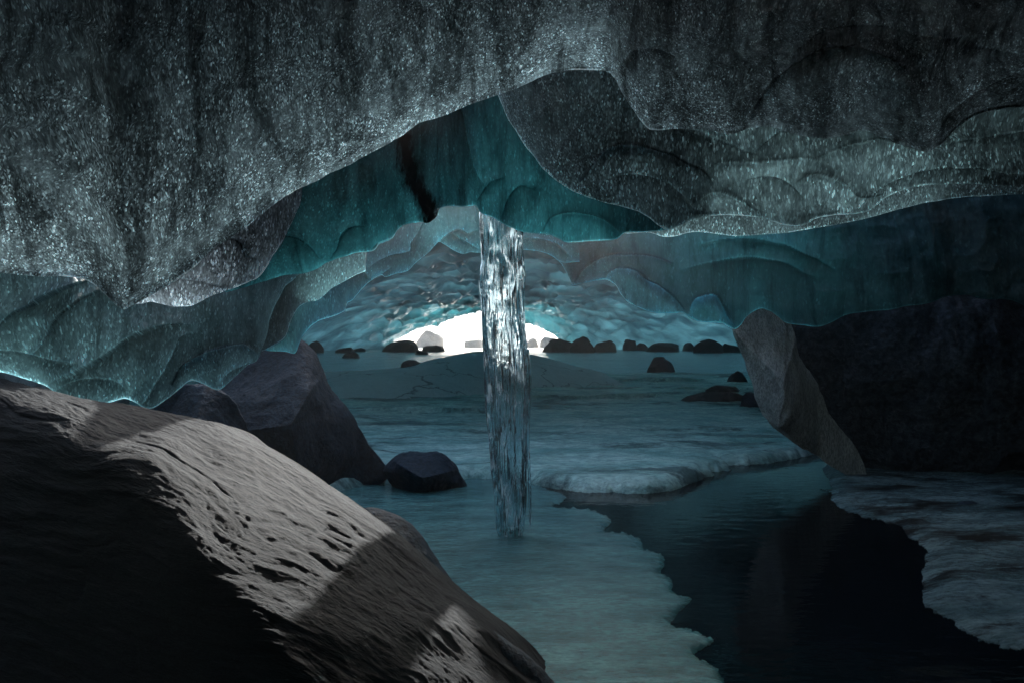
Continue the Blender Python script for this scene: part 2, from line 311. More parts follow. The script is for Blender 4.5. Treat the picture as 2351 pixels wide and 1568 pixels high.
# ------------------------------------------------------------------ ice ledges of the cave roof
def ledge(name, label, pts, dpts, K, h, mat, p=0.85, amp=0.06, freq=1.1, thick=0.45, nu=420, nv=70, t0=0.03, sm=60, seed=1, dirt=None, hard_top=None, lobe=0.0, lips=(), right_shade=None, group='ice ledges hanging from the cave roof'):
    C = smooth_curve(pts, nu); x, y = C[:, 0], C[:, 1]
    ker = np.hanning(sm*2+3); ker /= ker.sum()
    ys = np.convolve(np.pad(y, sm+1, mode='edge'), ker, mode='valid')
    ytop = ys-h
    if hard_top is not None:
        if isinstance(hard_top, (list, tuple)): hard_top = np.interp(x, [q[0] for q in hard_top], [q[1] for q in hard_top])
        ytop = np.minimum(ys-30, hard_top+0*x)
    ytop = np.minimum(ytop, y-30)
    dp = np.array(dpts, float); De = np.interp(x, dp[:, 0], dp[:, 1])
    De = np.convolve(np.pad(De, sm+1, mode='edge'), ker, mode='valid')
    De = De-lobe*np.clip((y-ys)/60, -1.0, 1.0)
    def disp(P): return amp*fbm(P, freq, 4, seed)+amp*0.35*fbm(P, freq*3.1, 3, seed+9, ridge=True)
    def depth_at(qx, qy):
        yy = np.interp(qx, x, y); yt = np.interp(qx, x, ytop); v = np.clip((yy-qy)/(yy-yt), 0, 1)
        return np.interp(qx, x, De)-K*v**p
    vf = np.linspace(1, 0, nv)**1.5
    rows = []; UV = []
    s = np.concatenate([[0], np.cumsum(np.sqrt(np.sum(np.diff(at(x, y, De), axis=0)**2, 1)))])
    def add(P, v): rows.append(P); UV.append(np.stack([s, np.full(nu, v)], 1))
    vx = np.broadcast_to(x, (nv, nu)); vy = y-(y-ytop)*vf[:, None]; off = np.zeros((nv, nu)); rim = np.zeros((nv, nu))
    for c, A, hw in lips:
        q = smooth_curve(c, 60); sp = np.linspace(0, 1, 60)
        m_ = (vx > q[:, 0].min()-hw*4) & (vx < q[:, 0].max()+hw*4) & (vy > q[:, 1].min()-hw*4) & (vy < q[:, 1].max()+hw*2)
        px, py = vx[m_], vy[m_]; best = np.full(len(px), 1e9); sd = np.zeros(len(px)); ss = np.zeros(len(px))
        for i in range(59):
            ax, ay = q[i]; bx, by = q[i+1]; ex, ey = bx-ax, by-ay; L2 = ex*ex+ey*ey
            tt = np.clip(((px-ax)*ex+(py-ay)*ey)/L2, 0, 1); dx, dy = px-ax-tt*ex, py-ay-tt*ey; dd_ = np.hypot(dx, dy)
            b_ = dd_ < best; best = np.where(b_, dd_, best); sg = (dx*ey-dy*ex)/math.sqrt(L2)
            sd = np.where(b_, np.where(sg > 0, dd_, -dd_), sd); ss = np.where(b_, (i+tt)/59, ss)
        tp = np.clip(np.sin(ss*math.pi), 0, 1)**0.6
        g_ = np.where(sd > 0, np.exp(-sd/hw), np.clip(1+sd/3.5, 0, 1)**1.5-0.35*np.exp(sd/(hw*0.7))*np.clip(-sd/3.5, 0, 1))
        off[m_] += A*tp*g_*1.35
        rim[m_] += tp*(np.where(sd > 0, 0.48*np.exp(-sd/hw)+0.15*np.exp(-(sd/3.5)**2), -0.6*np.exp(sd/(hw*0.6))*np.clip(-sd/3.5, 0, 1)))  # painted glow above each lip, painted shade below it
    for iv, v in enumerate(vf):
        P = at(x, y-(y-ytop)*v, De-K*v**p-off[iv]); add(P, -np.linalg.norm(P-at(x, y, De), axis=1).mean())
    for k in (1, 2, 3):
        a = math.pi*k/4
        P = at(x, y, De+t0*(1-math.cos(a))/2); P[:, 2] -= t0*0.5*math.sin(a); add(P, 0.01*k)
    for v in (np.linspace(0, 1, nv//2)**1.5):
        P = at(x, y, De); P2 = at(x, y-(y-ytop)*v, De); P = P.copy(); P[:, 1] = De+t0+thick*v; P[:, 2] = P2[:, 2]; add(P, 0.05+v)
    V = np.stack(rows, 0); nr = len(V)
    d = disp(V); V[..., 1] -= d; V[..., 2] += 0.25*d
    faces = [grid_faces(nr, nu, wrap_r=True)]
    for e in (0, nu-1):
        c = cap_faces([r*nu+e for r in range(nr)]); faces.append(c if e else c[:, ::-1])
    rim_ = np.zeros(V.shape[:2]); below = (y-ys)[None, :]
    rim_[:nv] = np.clip(np.clip(rim, -1, 0.6)+0.4*np.exp(-vf[:, None]*9), -1, 0.8)-0.65*np.clip(vf[:, None]*1.1-0.2, 0, 1); rim_[nv:nv+3] = (0.72+0.28*np.clip(0.3+2.2*fbm(np.stack([s*0+x, 0*x, 0*x], -1), 0.012, 4, seed+40), 0, 1))[None, :]  # painted glow at the lower edge, shade towards the top, broken edge glints
    if right_shade: rim_ -= right_shade[2]*np.clip((x-right_shade[0])/(right_shade[1]-right_shade[0]), 0, 1)[None, :]  # painted shade: colour darkens to the right, thickness unchanged
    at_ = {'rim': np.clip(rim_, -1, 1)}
    if dirt is not None:
        vx = V[..., 0]/V[..., 1]*F/S+512/S; vy = HY/S-(V[..., 2]-CAM_H)/V[..., 1]*F/S
        q = np.zeros(V.shape[:2]); dd = np.array(dirt, float)
        for i in range(len(dd)-1):
            a, b = dd[i], dd[i+1]; ab = b[:2]-a[:2]
            t = np.clip(((vx-a[0])*ab[0]+(vy-a[1])*ab[1])/ab.dot(ab), 0, 1)
            dist = np.hypot(vx-a[0]-t*ab[0], vy-a[1]-t*ab[1]); r = a[2]+t*(b[2]-a[2])
            q = np.maximum(q, np.clip(1-0.5*dist/r, 0, 1))
        at_['dirt'] = q
    elif mat is M['teal']: at_['dirt'] = np.zeros(V.shape[:2])
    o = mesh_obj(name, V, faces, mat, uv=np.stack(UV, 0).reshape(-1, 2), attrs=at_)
    tag(o, label, 'ice ledge', group)
    o['_i'] = 0; LED[label] = (depth_at, disp)
    return o, depth_at, disp
LED = {}
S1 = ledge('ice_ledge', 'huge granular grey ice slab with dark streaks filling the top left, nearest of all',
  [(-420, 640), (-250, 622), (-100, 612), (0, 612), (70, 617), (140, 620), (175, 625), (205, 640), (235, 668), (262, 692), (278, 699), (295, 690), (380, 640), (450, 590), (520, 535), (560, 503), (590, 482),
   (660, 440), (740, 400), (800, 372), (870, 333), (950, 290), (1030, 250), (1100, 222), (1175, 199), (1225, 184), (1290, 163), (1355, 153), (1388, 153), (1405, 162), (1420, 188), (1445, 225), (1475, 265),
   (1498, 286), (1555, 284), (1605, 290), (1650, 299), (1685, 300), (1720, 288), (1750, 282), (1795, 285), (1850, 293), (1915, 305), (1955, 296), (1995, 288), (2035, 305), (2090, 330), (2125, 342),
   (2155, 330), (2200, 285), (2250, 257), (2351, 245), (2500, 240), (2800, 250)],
  [(-420, 2.6), (300, 2.75), (700, 2.9), (1200, 3.1), (1500, 3.1), (2800, 3.2)], 1.7, 300, M['near'], p=0.8, hard_top=-190, amp=0.09, nu=1100, nv=170, thick=0.22, right_shade=(1350, 2100, 0.45), sm=50, seed=3, lobe=0.06,
  lips=[([(1725, 285), (1745, 235), (1775, 190), (1810, 155), (1850, 130), (1900, 116), (1955, 112), (2015, 120), (2055, 135), (2085, 165), (2105, 200), (2112, 250)][::-1], 0.10, 70),
                ([(1830, 110), (1885, 72), (1925, 60), (2000, 56), (2065, 65), (2125, 82), (2200, 90), (2275, 100), (2400, 125)], 0.10, 60),
                ([(1415, 175), (1430, 142), (1450, 124), (1475, 117), (1515, 115), (1545, 132), (1560, 160)], 0.06, 40),
                ([(2140, 330), (2180, 260), (2250, 205), (2330, 170), (2420, 160)], 0.08, 50)])
S2r = ledge('ice_ledge', 'dark glassy ice ledge with many sparkling scalloped folds, right of the peak',
  [(1112, 150), (1126, 180), (1140, 207), (1152, 232), (1165, 260), (1182, 290), (1200, 320), (1222, 350), (1245, 382), (1270, 405), (1300, 425), (1335, 445), (1360, 456), (1390, 466), (1425, 476), (1450, 484), (1485, 500), (1505, 516), (1526, 529),
   (1555, 520), (1590, 505), (1640, 500), (1680, 498), (1720, 500), (1760, 503), (1800, 513), (1840, 515), (1870, 500), (1915, 492), (1975, 487), (2000, 475), (2025, 455), (2060, 438), (2110, 425), (2170, 418), (2250, 420), (2351, 426), (2500, 430), (2800, 440)],
  [(1100, 3.9), (1250, 3.8), (1600, 3.7), (2800, 3.7)], 0.35, 260, M['right'], p=0.9, hard_top=[(1100,140),(1350,100),(1500,10),(1700,-60),(2800,-80)], amp=0.08, nu=950, nv=150, thick=0.3, right_shade=(1900, 2351, 0.35), sm=40, seed=5, lobe=0.08,
  lips=[([(1490, 280), (1575, 305), (1625, 325), (1675, 345), (1705, 357), (1735, 362)], 0.07, 60),
                ([(1330, 425), (1345, 408), (1365, 380), (1390, 352), (1425, 342), (1475, 347), (1535, 370), (1575, 390), (1610, 405), (1632, 432)][::-1], 0.07, 40),
                ([(1612, 408), (1635, 388), (1655, 382), (1725, 380), (1790, 375), (1840, 372), (1880, 380)][::-1], 0.06, 30),
                ([(1715, 366), (1750, 335), (1790, 308), (1860, 300), (1915, 309), (1960, 320)], 0.06, 30),
                ([(1860, 378), (1915, 350), (1975, 332), (2015, 327), (2050, 335), (2105, 352)][::-1], 0.06, 35),
                ([(1600, 470), (1625, 450), (1655, 448), (1690, 462), (1730, 490)][::-1], 0.05, 25),
                ([(1825, 425), (1855, 405), (1885, 404), (1915, 415), (1950, 440), (1975, 455), (2030, 450)][::-1], 0.06, 28),
                ([(1990, 452), (2045, 420), (2100, 400), (2165, 387), (2225, 387), (2275, 395), (2400, 405)], 0.06, 30),
                ([(2120, 352), (2200, 325), (2265, 315), (2351, 300), (2450, 300)], 0.06, 30),
                ([(1380, 420), (1440, 408), (1500, 420), (1550, 450), (1590, 485)], 0.04, 22),
                ([(1700, 420), (1760, 408), (1810, 425), (1850, 460)], 0.05, 24)])
S2l = ledge('ice_ledge', 'sparkling grey ice fold tucked under the sloping edge of the near slab, at left',
  [(215, 640), (250, 672), (292, 691), (328, 694), (353, 691), (380, 697), (406, 702), (447, 700), (487, 678), (547, 657), (587, 641), (612, 620), (630, 590), (645, 560), (665, 520), (690, 470)],
  [(200, 3.2), (700, 3.3)], 0.15, 170, M['fold'], amp=0.07, nu=420, nv=90, thick=0.2, sm=25, seed=8, lobe=0.05, t0=0.02,
  lips=[([(300, 688), (345, 650), (400, 640), (470, 650), (540, 655)], 0.04, 24), ([(480, 560), (530, 548), (555, 560), (570, 590), (600, 600)], 0.05, 24)])
S3 = ledge('ice_ledge', 'teal ice wall with a black dirt streak, behind the slab and above the icicle',
  [(520, 668), (560, 655), (609, 640), (650, 628), (705, 622), (735, 612), (757, 600), (788, 587), (819, 576), (857, 570), (871, 555), (888, 546), (900, 538), (913, 519), (932, 507), (960, 504), (986, 505),
   (1000, 494), (1014, 473), (1045, 471), (1080, 470), (1093, 470), (1102, 484), (1115, 492), (1144, 505), (1170, 519), (1190, 528), (1215, 532), (1265, 538), (1300, 551), (1345, 549), (1385, 547), (1415, 544), (1435, 530), (1480, 526), (1540, 520), (1600, 490)],
  [(520, 3.5), (850, 3.6), (1000, 4.0), (1090, 4.45), (1200, 4.45), (1600, 4.4)], 0.25, 320, M['teal'], p=1.0, hard_top=[(520,500),(700,395),(870,310),(1050,215),(1150,180),(1480,180)], amp=0.07, nu=800, nv=140, thick=0.3, sm=40, seed=11, lobe=0.08,
  dirt=[(926, 285, 12), (930, 330, 22), (936, 375, 26), (948, 415, 24), (966, 445, 20), (982, 475, 26), (990, 505, 24)],
  lips=[([(757, 603), (764, 592), (775, 575), (782, 552), (792, 535), (809, 523), (840, 520)], 0.05, 25),
                ([(852, 572), (871, 556), (890, 547), (905, 545)], 0.03, 14),
                ([(1092, 466), (1104, 452), (1118, 430), (1130, 420), (1160, 412)], 0.05, 26),
                ([(1040, 205), (1062, 260), (1075, 330), (1095, 400), (1120, 440)], 0.05, 60),
                ([(600, 560), (650, 545), (690, 552), (720, 575), (740, 600)], 0.05, 24),
                ([(1245, 538), (1265, 505), (1300, 492), (1345, 494), (1385, 507), (1420, 535)][::-1], 0.05, 26),
                ([(1150, 505), (1165, 460), (1195, 430), (1230, 440)], 0.05, 30)])
S4r = ledge('ice_ledge', 'thin grey fringe of ice between the dark glassy ledge and the turquoise bulge, at right',
  [(1380, 500), (1410, 520), (1432, 534), (1480, 533), (1530, 543), (1600, 530), (1700, 540), (1800, 530), (1950, 505), (2150, 455), (2350, 440), (2800, 445)],
  [(1180, 4.75), (2150, 4.6), (2800, 4.4)], 0.12, 150, M['right'], amp=0.06, nu=420, nv=80, thick=0.2, sm=20, seed=14, lobe=0.05, t0=0.02)
S5l = ledge('ice_ledge', 'frosted sea-green ice curtain in overlapping lobes, resting on the rocks at left',
  [(-300, 800), (-150, 820), (0, 846), (47, 860), (97, 877), (120, 893), (141, 907), (175, 927), (203, 925), (234, 921), (266, 911), (287, 908), (312, 918), (337, 931), (359, 932), (391, 913), (422, 888), (447, 870), (469, 876), (497, 889), (512, 885),
   (541, 857), (569, 832), (587, 822), (597, 800), (606, 775), (612, 757), (628, 707), (642, 682), (660, 650), (690, 620)],
  [(-300, 3.6), (150, 3.75), (400, 4.3), (600, 4.9), (690, 5.0)], 0.25, 330, M['left'], p=0.8, hard_top=[(-300,585),(200,610),(300,665),(480,650),(600,600),(690,560)], amp=0.09, nu=900, nv=150, thick=0.3, sm=45, seed=17, lobe=0.12,
  lips=[([(-60, 790), (0, 746), (31, 722), (78, 694), (125, 674), (172, 658), (215, 646)], 0.08, 45),
                ([(58, 815), (81, 797), (103, 769), (125, 741), (156, 713), (187, 691), (219, 677), (245, 665)], 0.08, 50),
                ([(-60, 800), (0, 802), (31, 804), (64, 810), (109, 822), (140, 828), (185, 832)], 0.06, 35),
                ([(85, 885), (125, 871), (172, 853), (219, 828), (259, 803), (297, 778), (344, 757), (391, 744), (445, 744)], 0.10, 60),
                ([(322, 928), (337, 911), (359, 873), (384, 841), (397, 800), (415, 772), (450, 760)], 0.05, 30),
                ([(398, 885), (416, 847), (444, 822), (484, 803), (531, 791), (559, 788), (572, 797), (600, 818)][::-1], 0.07, 40),
                ([(505, 885), (520, 860), (548, 840), (580, 826)], 0.03, 16),
                ([(120, 895), (170, 872), (215, 866), (260, 872), (300, 905)], 0.05, 26)])
S5b = ledge('ice_ledge', 'narrow teal ice fold with a bright edge between the left curtain and the far arch',
  [(540, 770), (580, 800), (603, 801), (622, 792), (641, 782), (655, 772), (660, 760), (664, 745), (670, 728), (684, 705), (705, 690), (730, 684), (760, 660), (800, 640), (840, 622)],
  [(540, 5.15), (840, 5.2)], 0.1, 170, M['left'], amp=0.05, nu=240, nv=40, thick=0.15, sm=14, seed=19, lobe=0.03, t0=0.02)
S5c = ledge('ice_ledge', 'pale frosted lobes of ice along the left side of the far arch',
  [(560, 790), (606, 801), (625, 803), (656, 804), (677, 807), (687, 787), (698, 765), (716, 748), (734, 735), (760, 725), (778, 717), (790, 709), (798, 692), (807, 687), (830, 662), (850, 644), (877, 629), (884, 634), (913, 626), (936, 620),
   (955, 601), (986, 575), (1003, 557), (1008, 553), (1022, 561), (1038, 571), (1064, 581), (1080, 577), (1097, 578), (1150, 575), (1205, 572), (1235, 574), (1260, 582), (1290, 600), (1330, 600)],
  [(560, 5.3), (680, 5.4), (800, 6.3), (950, 6.8), (1330, 6.8)], 0.15, 230, M['pale'], hard_top=[(560,615),(700,590),(850,555),(930,490),(1000,462),(1090,462),(1115,485),(1330,518)], amp=0.06, nu=800, nv=110, thick=0.2, sm=30, seed=21, lobe=0.06, t0=0.02,
  lips=[([(673, 735), (675, 715), (680, 698), (694, 683), (715, 675), (736, 677), (752, 694)][::-1], 0.06, 24),
                ([(725, 676), (736, 665), (738, 644), (750, 625), (765, 617), (819, 616), (850, 612)], 0.06, 26),
                ([(845, 614), (873, 595), (902, 583), (940, 575), (943, 556), (957, 535), (972, 505)], 0.05, 20),
                ([(775, 655), (785, 632), (800, 622), (830, 620), (850, 640)], 0.05, 20),
                ([(1000, 560), (1034, 532), (1053, 524), (1065, 529), (1074, 534), (1098, 526)], 0.05, 18),
                ([(1030, 528), (1055, 545), (1078, 560), (1100, 572)], 0.03, 12),
                ([(855, 645), (868, 632), (882, 625), (900, 612)], 0.04, 14),
                ([(1200, 545), (1240, 548), (1275, 560), (1310, 590)], 0.05, 18)])
S5r = ledge('ice_ledge', 'deep turquoise ice bulge fading to black, resting on the pale boulder at right',
  [(1150, 560), (1205, 568), (1240, 576), (1265, 586), (1285, 600), (1297, 620), (1305, 637), (1314, 653), (1332, 651), (1355, 647), (1378, 643), (1392, 643), (1410, 655), (1425, 675), (1445, 692), (1475, 707), (1510, 714), (1545, 715), (1568, 714),
   (1590, 727), (1615, 735), (1655, 738), (1672, 746), (1686, 752), (1700, 742), (1712, 725), (1735, 708), (1750, 703), (1765, 708), (1785, 722), (1810, 738), (1845, 743), (1880, 745), (1912, 734), (1940, 720), (1985, 714), (2030, 712),
   (2075, 703), (2110, 700), (2140, 690), (2160, 681), (2200, 678), (2250, 688), (2300, 690), (2351, 712), (2450, 740), (2800, 800)],
  [(1150, 7.3), (1350, 7.2), (1550, 6.2), (1750, 6.0), (2100, 5.6), (2800, 4.9)], 0.3, 330, M['rteal'], p=0.8, hard_top=[(1150,545),(1400,530),(1500,470),(2000,390),(2800,360)], amp=0.10, nu=900, nv=140, thick=0.4, right_shade=(1700, 2150, 1.2), sm=45, seed=23, lobe=0.12,
  lips=[([(1320, 650), (1340, 620), (1365, 600), (1400, 586), (1455, 581), (1500, 588), (1545, 605)][::-1], 0.10, 34),
                ([(1385, 650), (1400, 625), (1425, 615), (1455, 618), (1485, 640), (1515, 655), (1545, 680), (1572, 712)][::-1], 0.10, 30),
                ([(1582, 722), (1595, 687), (1625, 675), (1645, 676), (1660, 700), (1672, 728), (1688, 752)][::-1], 0.08, 28),
                ([(1560, 620), (1640, 600), (1720, 590), (1800, 600), (1880, 640)], 0.06, 40),
                ([(1600, 560), (1680, 548), (1760, 552), (1850, 580), (1920, 620)], 0.06, 40)])

# ------------------------------------------------------------------ far vault of the cave, to the mouth
def vault():
    # stations: depth, left x, right x, apex x, apex z (metres)
    st = np.array([(8.2, -8.6, 9.9, 0.2, 3.3), (10, -9.0, 10.5, 0.2, 3.35), (15, -10.5, 12.5, 0.2, 3.7), (25, -14, 17, -0.2, 4.2), (40, -18, 22, -1.2, 4.8), (55, -22, 26, -1.8, 5.2), (66, -21.5, 22, -2.5, 5.3), (74, -19, 13, -2.8, 5.2), (80, -17, 7.6, -3.0, 5.0)])
    NV, NU = 680, 560
    q = np.linspace(0, 1, NV)**1.35; d = 8.2+q*(80-8.2)
    c = [np.interp(d, st[:, 0], st[:, k]) for k in (1, 2, 3, 4)]
    ker = np.hanning(41); ker /= ker.sum(); c = [np.convolve(np.pad(a, 20, mode='edge'), ker, mode='valid') for a in c]
    u = np.linspace(-1, 1, NU); V = np.zeros((NV, NU, 3))
    for i in range(NV):
        L, Rr, ax, az = (a[i] for a in c)
        x = np.where(u < 0, ax+(ax-L)*u, ax+(Rr-ax)*u)
        e_ = np.clip((d[i]-58)/20, 0, 1)
        z = (az+0.5)*(np.clip(1-np.abs(u)**(2.2-0.75*e_), 0, 1))**(0.72+0.2*e_)-0.5
        V[i, :, 0] = x; V[i, :, 1] = d[i]; V[i, :, 2] = z
    # scallops: stretched cells whose size grows away from the camera, hollow upwards with sharp rims
    X, Y = V[..., 0], V[..., 1]; wx = 0.5*fbm(V, 0.35, 3, 31); wy = 0.5*fbm(V, 0.35, 3, 37)
    f1, f2 = cells(np.stack([X/(0.55*Y**0.6)+wx, np.log(Y)*9+wy], -1), 5)
    s1 = (f2-f1)
    f1b, f2b = cells(np.stack([X/(0.26*Y**0.6)+wx*2, np.log(Y)*19+wy*2], -1), 8); s2 = (f2b-f1b)
    edge = np.clip(1.15-np.abs(u), 0, 1)[None, :]
    am = (0.12+0.008*Y)*edge
    V[..., 2] += am*(np.minimum(s1, 0.5)*2-0.5)*1.4+am*0.8*(np.minimum(s2, 0.35)*2.8-0.5)+0.35*fbm(V, (0.25, 0.12, 0.2), 3, 41)*edge*np.clip(Y/15, 0.2, 1)
    # ragged mouth
    k = np.clip((q-0.93)/0.07, 0, 1)[:, None]; V[..., 1] += k*2.0*fbm(V[..., [0]].repeat(3, 2), 0.6, 3, 43)
    o = mesh_obj('cave_ceiling', V, grid_faces(NV, NU), M['vault'], attrs={'thin': np.clip((Y-45)/35, 0, 1)*np.clip(1.3-np.abs(X+4)/14, 0, 1)})  # factor for the painted glow, rising towards the mouth
    sol = o.modifiers.new('shell', 'SOLIDIFY'); sol.thickness = -0.25; sol.offset = -1
    tag(o, 'scalloped blue ice vault running back to the bright cave mouth', 'cave ceiling', kind='structure')
    return o
vault()

# ------------------------------------------------------------------ floor: water, ice sheets, outside snow
def sheet(name, V, faces, mat, **k): return mesh_obj(name, V, faces, mat, **k)
def plane(name, x0, x1, y0, y1, z, mat, label):
    V = np.array([(x0, y0, z), (x1, y0, z), (x1, y1, z), (x0, y1, z)], float)
    o = mesh_obj(name, V, np.array([[0, 1, 2, 3]]), mat, smooth=False); tag(o, label, 'ground', kind='structure'); return o
plane('water', -30, 30, -6, 16, 0.0, M['water'], 'still black pool of meltwater between the ice sheets')
# ground under everything, reaching the horizon; snow outside the cave, rising to a far slope
def outside():
    n = 160; m = 120
    xs = np.linspace(-150,150,n); ys = 79+np.linspace(0,1,m)**1.5*170
    X, Y = np.meshgrid(xs, ys); Z = 0*X
    Z = 0.02+np.clip((Y-104)*0.12, 0, 5)+np.clip((Y-125)/130, 0, 3)**1.6*18+0.5*fbm(np.stack([X, Y, Z], -1), 0.03, 4, 51)*np.clip((Y-85)/20, 0, 1)*2
    V = np.stack([X, Y, Z], -1)
    o = mesh_obj('snow_ground', V, grid_faces(m, n), M['snow']); tag(o, 'snow slope outside the cave mouth', 'snow', kind='structure')
outside()
plane('ground', -150, 150, -20, 250, -0.6, M['rock_far'], 'bedrock under the ice and snow')
# shelf / tunnel floor: a height field from the shelf's front edge to the mouth
def q4(l): return [(x*0.5314+1175.5, y*0.5314+734.6) for x, y in l]
def ragged(C, amp, freq, seed):
    P = np.stack([C[:, 0], C[:, 1], 0*C[:, 0]], 1)
    dx = fbm(P, freq, 6, seed, 0.62); dy = fbm(P+50, freq, 6, seed+3, 0.62)
    return np.stack([C[:, 0]+amp*dx, C[:, 1]+amp*dy], 1)
def to_ground(pts, z): return np.array([at(x, y, gdepth(y, z))[:2] for x, y in pts])
shelf_px = [(-300, 1150), (500, 1130), (760, 1122), (850, 1100), (880, 1085), (960, 1088), (1080, 1092), (1150, 1093), (1215, 1098), (1240, 1104), (1280, 1108), (1330, 1114), (1400, 1118), (1470, 1118), (1540, 1112), (1580, 1100), (1620, 1085), (1640, 1080)] + \
           [(1618, 1075), (1660, 1070), (1682, 1066), (1650, 1058), (1632, 1052), (1680, 1058), (1740, 1055), (1790, 1050), (1840, 1040), (1880, 1030), (1950, 1020), (2100, 1010), (2500, 1000), (3200, 990)]
def tri_fill(poly, step, zfun, name, mat, thick, seed, label, taper=0.0, cat='ice sheet', zb=-0.05):
    """a solid sheet: outline polygon (world xy) filled with a grid clipped to it, with a rounded rim and side walls"""
    import mathutils
    from mathutils.geometry import delaunay_2d_cdt
    P = np.array(poly); n = len(P)
    x0, y0 = P.min(0); x1, y1 = P.max(0)
    gx = np.arange(x0, x1, step); gy = np.arange(y0, y1, step)
    X, Y = np.meshgrid(gx, gy); Q = np.stack([X.ravel(), Y.ravel()], 1)
    rng = np.random.RandomState(seed); Q = Q+rng.uniform(-0.3, 0.3, Q.shape)*step
    ins = np.zeros(len(Q), bool); j = n-1; dmin = np.full(len(Q), 1e9)
    for i in range(n):
        a, b = P[i], P[j]
        c = ((a[1] > Q[:, 1]) != (b[1] > Q[:, 1])) & (Q[:, 0] < (b[0]-a[0])*(Q[:, 1]-a[1])/(b[1]-a[1]+1e-12)+a[0]); ins ^= c
        ab = b-a; t = np.clip(((Q-a)@ab)/(ab@ab+1e-12), 0, 1); dmin = np.minimum(dmin, np.hypot(*(Q-a-t[:, None]*ab).T)); j = i
    Q = Q[ins & (dmin > step*0.35)]; dq = dmin[ins & (dmin > step*0.35)]
    pts = [Vector(p) for p in P]+[Vector(p) for p in Q]
    r = delaunay_2d_cdt(pts, [(i, (i+1) % n) for i in range(n)], [], 1, 1e-6)
    vv = np.array([tuple(v) for v in r[0]]); fa = np.array([f for f in r[2] if len(f) == 3])
    # distance to the outline for every vertex
    de = np.full(len(vv), 1e9); j = n-1
    for i in range(n):
        a, b = P[i], P[j]; ab = b-a; t = np.clip(((vv-a)@ab)/(ab@ab+1e-12), 0, 1); de = np.minimum(de, np.hypot(*(vv-a-t[:, None]*ab).T)); j = i
    z = zfun(vv[:, 0], vv[:, 1], de)
    V = np.concatenate([np.column_stack([vv, z]), np.column_stack([vv, np.full(len(vv), zb)])])
    k = len(vv)
    # boundary edges
    e = np.concatenate([fa[:, [0, 1]], fa[:, [1, 2]], fa[:, [2, 0]]]); key = np.sort(e, 1); _, inv, cnt = np.unique(key, axis=0, return_inverse=True, return_counts=True)
    be = e[cnt[inv.ravel()] == 1]
    a = vv[fa[:, 1]]-vv[fa[:, 0]]; b = vv[fa[:, 2]]-vv[fa[:, 0]]
    if (a[:, 0]*b[:, 1]-a[:, 1]*b[:, 0]).mean() < 0: fa = fa[:, ::-1]
    side = np.stack([be[:, 1], be[:, 0], be[:, 0]+k, be[:, 1]+k], 1)
    o = mesh_obj(name, V, [fa, side, fa[:, ::-1]+k], mat)
    tag(o, label, cat, kind='structure'); return o
# front sheet
front_edge = q4([(80, 700), (150, 720), (225, 742), (238, 760), (180, 790), (290, 803), (390, 830), (430, 862), (400, 890), (490, 910), (560, 950), (565, 980), (640, 1000), (660, 1020), (640, 1070), (690, 1110), (705, 1160),
                 (770, 1190), (720, 1240), (690, 1300), (800, 1330), (865, 1360), (820, 1400), (800, 1430), (880, 1480), (925, 1560), (960, 1640), (1100, 1900)])
fe = smooth_curve(front_edge, 900); fe = ragged(ragged(fe, 9.0, 0.022, 61), 7.0, 0.09, 65)
fe = to_ground(fe, 0.02)
poly = np.vstack([[(-4.5, 7.2)], [(0.6, 7.2)], fe[::1], [(0.9, 0.8)], [(-4.5, 0.8)]])
def zf(x, y, d):
    P = np.stack([x, y, 0*x], -1)
    return 0.004+0.016*np.clip(d/0.05, 0, 1)**0.5+0.004*fbm(P, (1.5, 4, 1), 4, 63)
tri_fill(poly, 0.05, zf, 'ice_sheet', M['front_ice'], 0.03, 1, 'smooth wet teal lake ice round the foot of the icicle, with a ragged edge')
# right granular sheet
right_edge = q4([(2500, 1500), (2330, 1400), (2212, 1385), (2050, 1350), (1900, 1270), (1790, 1200), (1760, 1100), (1790, 1010), (1785, 960), (1740, 925), (1690, 880), (1640, 850), (1520, 820), (1440, 785), (1400, 765), (1385, 720), (1325, 710), (1395, 700), (1365, 665), (1345, 625), (1400, 600), (1500, 590)])
re_ = smooth_curve(right_edge, 800); re_ = ragged(ragged(re_, 16.0, 0.02, 71), 10.0, 0.08, 75); re_ = to_ground(re_, 0.04)
poly = np.vstack([[(5.5, 2.2)], re_, [(6.0, 9.5)], [(9.5, 9.5)], [(9.5, 2.2)]])
def zr(x, y, d):
    P = np.stack([x, y, 0*x], -1)
    return 0.005+0.04*np.clip(d/0.15, 0, 1)**0.6+0.045*fbm(P, (1.4, 2.4, 1), 6, 73, 0.6)*np.clip(d/0.2, 0, 1)
tri_fill(poly, 0.06, zr, 'ice_sheet', M['granular'], 0.05, 2, 'granular dark shore ice below the black boulder at right')
